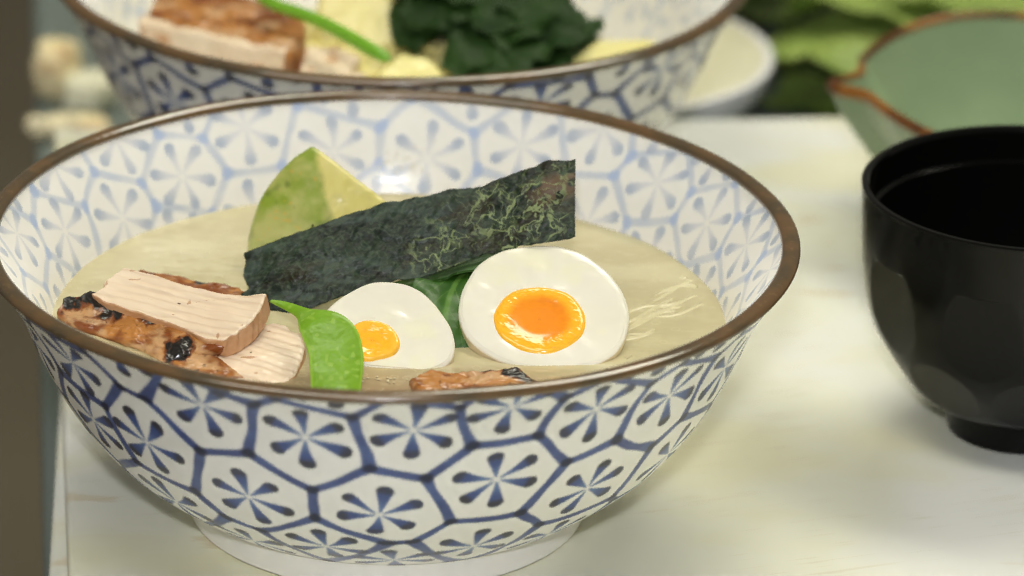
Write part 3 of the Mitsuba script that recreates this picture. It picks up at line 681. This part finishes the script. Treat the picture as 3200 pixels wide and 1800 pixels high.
add('noodle_mound', trimesh.util.concatenate(strands + [dome]), 'rear_yellow', 60)
tag('noodle_mound', 'mound of pale yellow noodles under the toppings of the rear bowl', 'noodles', kind='stuff')
bp = spline([(-43, 178, 74), (-39.8, 172.1, 72.5), (-31.7, 164.4, 72.2), (-20.2, 152.1, 71.8), (-11.1, 140.5, 71.0), (-4.2, 134.6, 69.5)], 50)
mat('bean_green', lambda p, n, uv: mix((.13, .34, .012), (.20, .44, .03), fbm(p.x * 200, p.y * 200, p.z * 200)), .3, .5)
add('green_bean', tube(bp / 1000, np.interp(np.linspace(0, 1, 50), [0, .1, .85, .97, 1], [.0014, .0017, .0020, .0017, .0006]), 16), 'bean_green', True)
tag('green_bean', 'slender bright green bean lying slantwise in the rear bowl', 'bean')
heap, uvs = [], []
for i in range(30):
    a, rr = rng.uniform(0, 2 * np.pi), math.sqrt(rng.random())
    cx, cy = 21 + 23 * rr * math.cos(a), 187 + 20 * rr * math.sin(a)
    cz = 55 + 17 * (1 - rr ** 2) + rng.uniform(-2, 2)
    b, l = rng.uniform(0, 2 * np.pi), rng.uniform(12, 19)
    d = np.array([math.cos(b), math.sin(b), 0])
    mid = [np.array([cx, cy, cz]) + d * l * t + np.array([0, 0, 4 * (1 - t * t) - 3]) for t in (-1, -.4, .3, 1)]
    m, u = leaf_mesh(mid, [3, 9, 10, 3], (rng.uniform(-.5, .5), rng.uniform(-.9, .3), 1), 4, i, .35, 26, 13, -.2)
    heap.append(m); uvs.append(u)
mat('spinach_dark', lambda p, n, uv: mix((.007, .022, .004), (.022, .060, .009), fbm(p.x * 160, p.y * 160, p.z * 160)), .6, .2)
scene['spinach_heap'] = mikit.ply(trimesh.util.concatenate(heap), 'spinach_dark', smooth=True)
tag('spinach_heap', 'heap of cooked very dark green leaves in the rear bowl', 'spinach', kind='stuff')

# ---------------------------------------------------------------- black lacquer bowl
mat('black_lacquer', (.0028, .0028, .0025), .12, .22)
BC, BR = np.array([.1632, .0573, 0.0]), .0443
bo = PchipInterpolator([.0085, .0115, .018, .027, .038, .050, .0672], [.0225, .0275, .0338, .0390, .0423, .0437, .0443])
zz = np.r_[.0085, np.linspace(.0095, .0662, 120)]
prof = [(.0003, .0060), (.0175, .0068), (.0205, .0080)] + [(float(bo(z)), z) for z in zz] + [(BR + .0001, .0669), (BR - .0005, .0673), (BR - .0014, .0673), (BR - .0020, .0668)]
prof += [(float(bo(z)) - .0023 - .0011 * min(1, max(0, (.0582 - z) / .0006)), z) for z in np.r_[np.linspace(.066, .0584, 8), np.linspace(.0582, .0574, 5), np.linspace(.0565, .013, 40)]] + [(float(bo(.013)) * s - .0034 * s, .013 - .003 * (1 - s)) for s in (.8, .5, .2, .01)]


CUTS = [(e, a * 2 * math.pi / m + off) for e, m, off in ((-9, 9, .15), (-34, 9, .50)) for a in range(m)]


def facets(r, z, t):
    out = np.zeros(r.shape, bool)
    out[:, 3:3 + len(zz)] = True
    R_ = r.copy()
    for e, a in CUTS:
        ce, se = math.cos(math.radians(e)), math.sin(math.radians(e))
        d = max(float(bo(q)) * ce + q * se for q in np.linspace(.012, .045, 60)) - (.0013 if e > -20 else .0013)
        c = np.cos(t - a)
        R_ = np.where((c > .5) & (z < .052) & (z > .0098), np.minimum(R_, (d - z * se) / (ce * np.maximum(c, .5))), R_)
    return np.where(out, R_, r), z


bowl_black = lathe(prof, 360, facets)
place = T().translate(BC.tolist())
add('lacquer_bowl__body', bowl_black, 'black_lacquer', 12, to_world=place)
add('lacquer_bowl__foot', lathe([(.0165, .0075), (.0172, .0006), (.0180, .0001), (.0190, .0004), (.0194, .0020), (.0200, .0060), (.0215, .0090), (.0205, .0098)], 120), 'black_lacquer', 40, to_world=place)
tag('lacquer_bowl', 'empty black lacquer bowl with faceted sides at the right edge', 'bowl')

# ---------------------------------------------------------------- celadon dish behind the black bowl
mat('celadon', lambda p, n, uv: mix((.185, .265, .150), (.245, .325, .185), fbm(p.x * 60, p.y * 60, p.z * 60)), .2, .5)
mat('amber_glaze', lambda p, n, uv: mix((.28, .105, .016), (.10, .034, .009), smoothstep(.40, .62, fbm(p.x * 70, p.y * 70, 2))), .22, .5)
n = 200
th = np.arange(n) * 2 * np.pi / n
DC = np.array([.182, .196])
rd = .0575 * (1 + .015 * np.sin(3 * th + 1)) + .0085 * np.exp(-((th - math.radians(186)) / .11) ** 2) - .0015 * np.exp(-((th - math.radians(170)) / .12) ** 2)


def ring(s, z, wob=1.0): return np.stack([DC[0] + rd * s * np.cos(th), DC[1] + rd * s * np.sin(th), z + 0 * th + wob * .0012 * np.sin(4 * th)], 1)


def rings(rows):
    P = np.stack(rows, 1)
    f = grid_faces(n, P.shape[1], True)
    return trimesh.Trimesh(P.reshape(-1, 3), np.vstack([f[:, [0, 1, 2]], f[:, [0, 2, 3]]]), process=False)


ot = [(.30, .001), (.42, .0005), (.46, .004), (.62, .012), (.80, .024), (.93, .036), (.985, .0436)]
it = [(.955, .0438), (.90, .038), (.76, .027), (.58, .016), (.35, .009), (.01, .0075)]
add('celadon_dish__body', rings([ring(s, z, min(1, z / .04)) for s, z in ot + it]), 'celadon', 50)
add('celadon_dish__rim', rings([ring(s, z) for s, z in ((.978, .0420), (.992, .0428), (.998, .0440), (.994, .0450), (.984, .0456), (.970, .0456), (.959, .0448), (.954, .0436), (.960, .0428))]), 'amber_glaze', 50)
tag('celadon_dish', 'pale green glazed dish with amber brown rim and small lip behind the black bowl', 'dish')

# ---------------------------------------------------------------- white dish right of the rear bowl
mat('white_glaze', (.80, .80, .82), .3, .5)
mat('dish_lining', (.66, .64, .47), .4, .4)
dish_to = T().translate([.0575, .346, -.034])
add('white_dish__body', lathe([(.0003, .004), (.024, .004), (.026, .0005), (.029, .0005), (.031, .006), (.043, .013), (.051, .022), (.0535, .0285), (.0535, .0305), (.0522, .0312), (.0508, .0305)], 120), 'white_glaze', 50, to_world=dish_to)
add('white_dish__lining', lathe([(.0510, .0306), (.0495, .0290), (.044, .0275), (.030, .0265), (.0003, .0262)], 120), 'dish_lining', 50, to_world=dish_to)
tag('white_dish', 'shallow white dish whose rounded side shows right of the rear bowl', 'dish')

# ---------------------------------------------------------------- leafy greens at the back
def cab_col(p, n, uv):
    x, y, z = p.x * 1000, p.y * 1000, p.z * 1000
    c = mix((.17, .26, .050), (.27, .36, .085), smoothstep(.30, .68, fbm(x * .045, y * .045, z * .05, octaves=4)))
    return mix(c, (.40, .45, .15), smoothstep(.08, .02, dr.abs(uv.y - .5)) * .5)


mat('leafy', cab_col, .5, .3)
pile, pile_uv = [], []
for i in range(42):
    px, py = (150 if i < 14 else 104) + 30 * (i % 7) + rng.uniform(-9, 9), 358 + 33 * (i // 7) + rng.uniform(-14, 14)
    b = rng.uniform(-.9, .9) + (0 if i % 2 else math.pi)
    l = rng.uniform(42, 60)
    h = -22 + 6 * (i // 7) + rng.uniform(0, 10)
    mid = [(px - l * math.cos(b), py - l * math.sin(b) * .6, max(h - 4, -31)), (px - l * .4 * math.cos(b), py - l * .3 * math.sin(b), h + 9), (px + l * .4 * math.cos(b), py + l * .3 * math.sin(b), h + 10), (px + l * math.cos(b), py + l * .6 * math.sin(b), h)]
    m, uv = leaf_mesh(mid, [8, 24, 30, 26, 9], (0, 0, 1), 8, i + 60, .6, 60, 25, .08)
    pile.append(m); pile_uv.append(uv)
for k, (px, py) in enumerate(((232, 396), (232, 430), (215, 475), (215, 535), (215, 600))):
    m, uv = leaf_mesh([(px - 112, py + 6, -26), (px - 50, py - 3, -22), (px + 50, py + 4, -21), (px + 130, py, -26)], [38, 52, 54, 40], (0, 0, 1), 9, 200 + k, .6, 60, 25, 0)
    pile.append(m); pile_uv.append(uv)
scene['leafy_greens'] = mikit.ply(trimesh.util.concatenate(pile), 'leafy', smooth=True, uv=np.vstack(pile_uv))
tag('leafy_greens', 'blurred pile of raw light green leaves behind the boards', 'leafy greens', kind='stuff')

# ---------------------------------------------------------------- meat scraps at the left back
mat('scrap_pale', lambda p, n, uv: mix(mix((.82, .68, .34), (.84, .77, .56), fbm(p.x * 90, p.y * 90, p.z * 90)), (.50, .25, .07), smoothstep(.48, .68, fbm(p.x * 70 + 5, p.y * 70, p.z * 70))), .35, .4)
add('meat_scrap', slab([[-7,-6],[0,-9],[6,-5],[8,3],[4,9],[-3,9],[-8,3]], np.array([-.1185, .378, -.033]), frame(80), 17, 4, 100, 4, rough=2.2, seed=61), 'scrap_pale', 60)
tag('meat_scrap', 'pale meat scrap lying beyond the left rear corner of the board', 'meat scrap', 'meat scraps on the counter')
add('meat_scrap_001', slab([[-13,-4],[-4,-3],[9,-6],[13,-2],[10,5],[0,4],[-10,3],[-15,0]], np.array([-.1105, .338, -.033]), frame(85), 7, 3, 100, 4, rough=1.6, seed=67), 'scrap_pale', 60)
add('meat_scrap_002', slab([[-8,-6],[2,-8],[9,-3],[9,8],[1,10],[-7,5]], np.array([-.1075, .366, -.033]), frame(86), 10, 3.5, 100, 4, rough=1.8, seed=71), 'scrap_fat', 60)
tag('meat_scrap_002', 'whitish fat scrap half hidden by the rear bowl at far left', 'meat scrap', 'meat scraps on the counter')
mat('scrap_fat', lambda p, n, uv: mix((.80, .80, .66), (.74, .72, .52), fbm(p.x * 80, p.y * 80, p.z * 80)), .4, .4)
tag('meat_scrap_001', 'low brownish meat scrap nearest the left rear corner of the board', 'meat scrap', 'meat scraps on the counter')
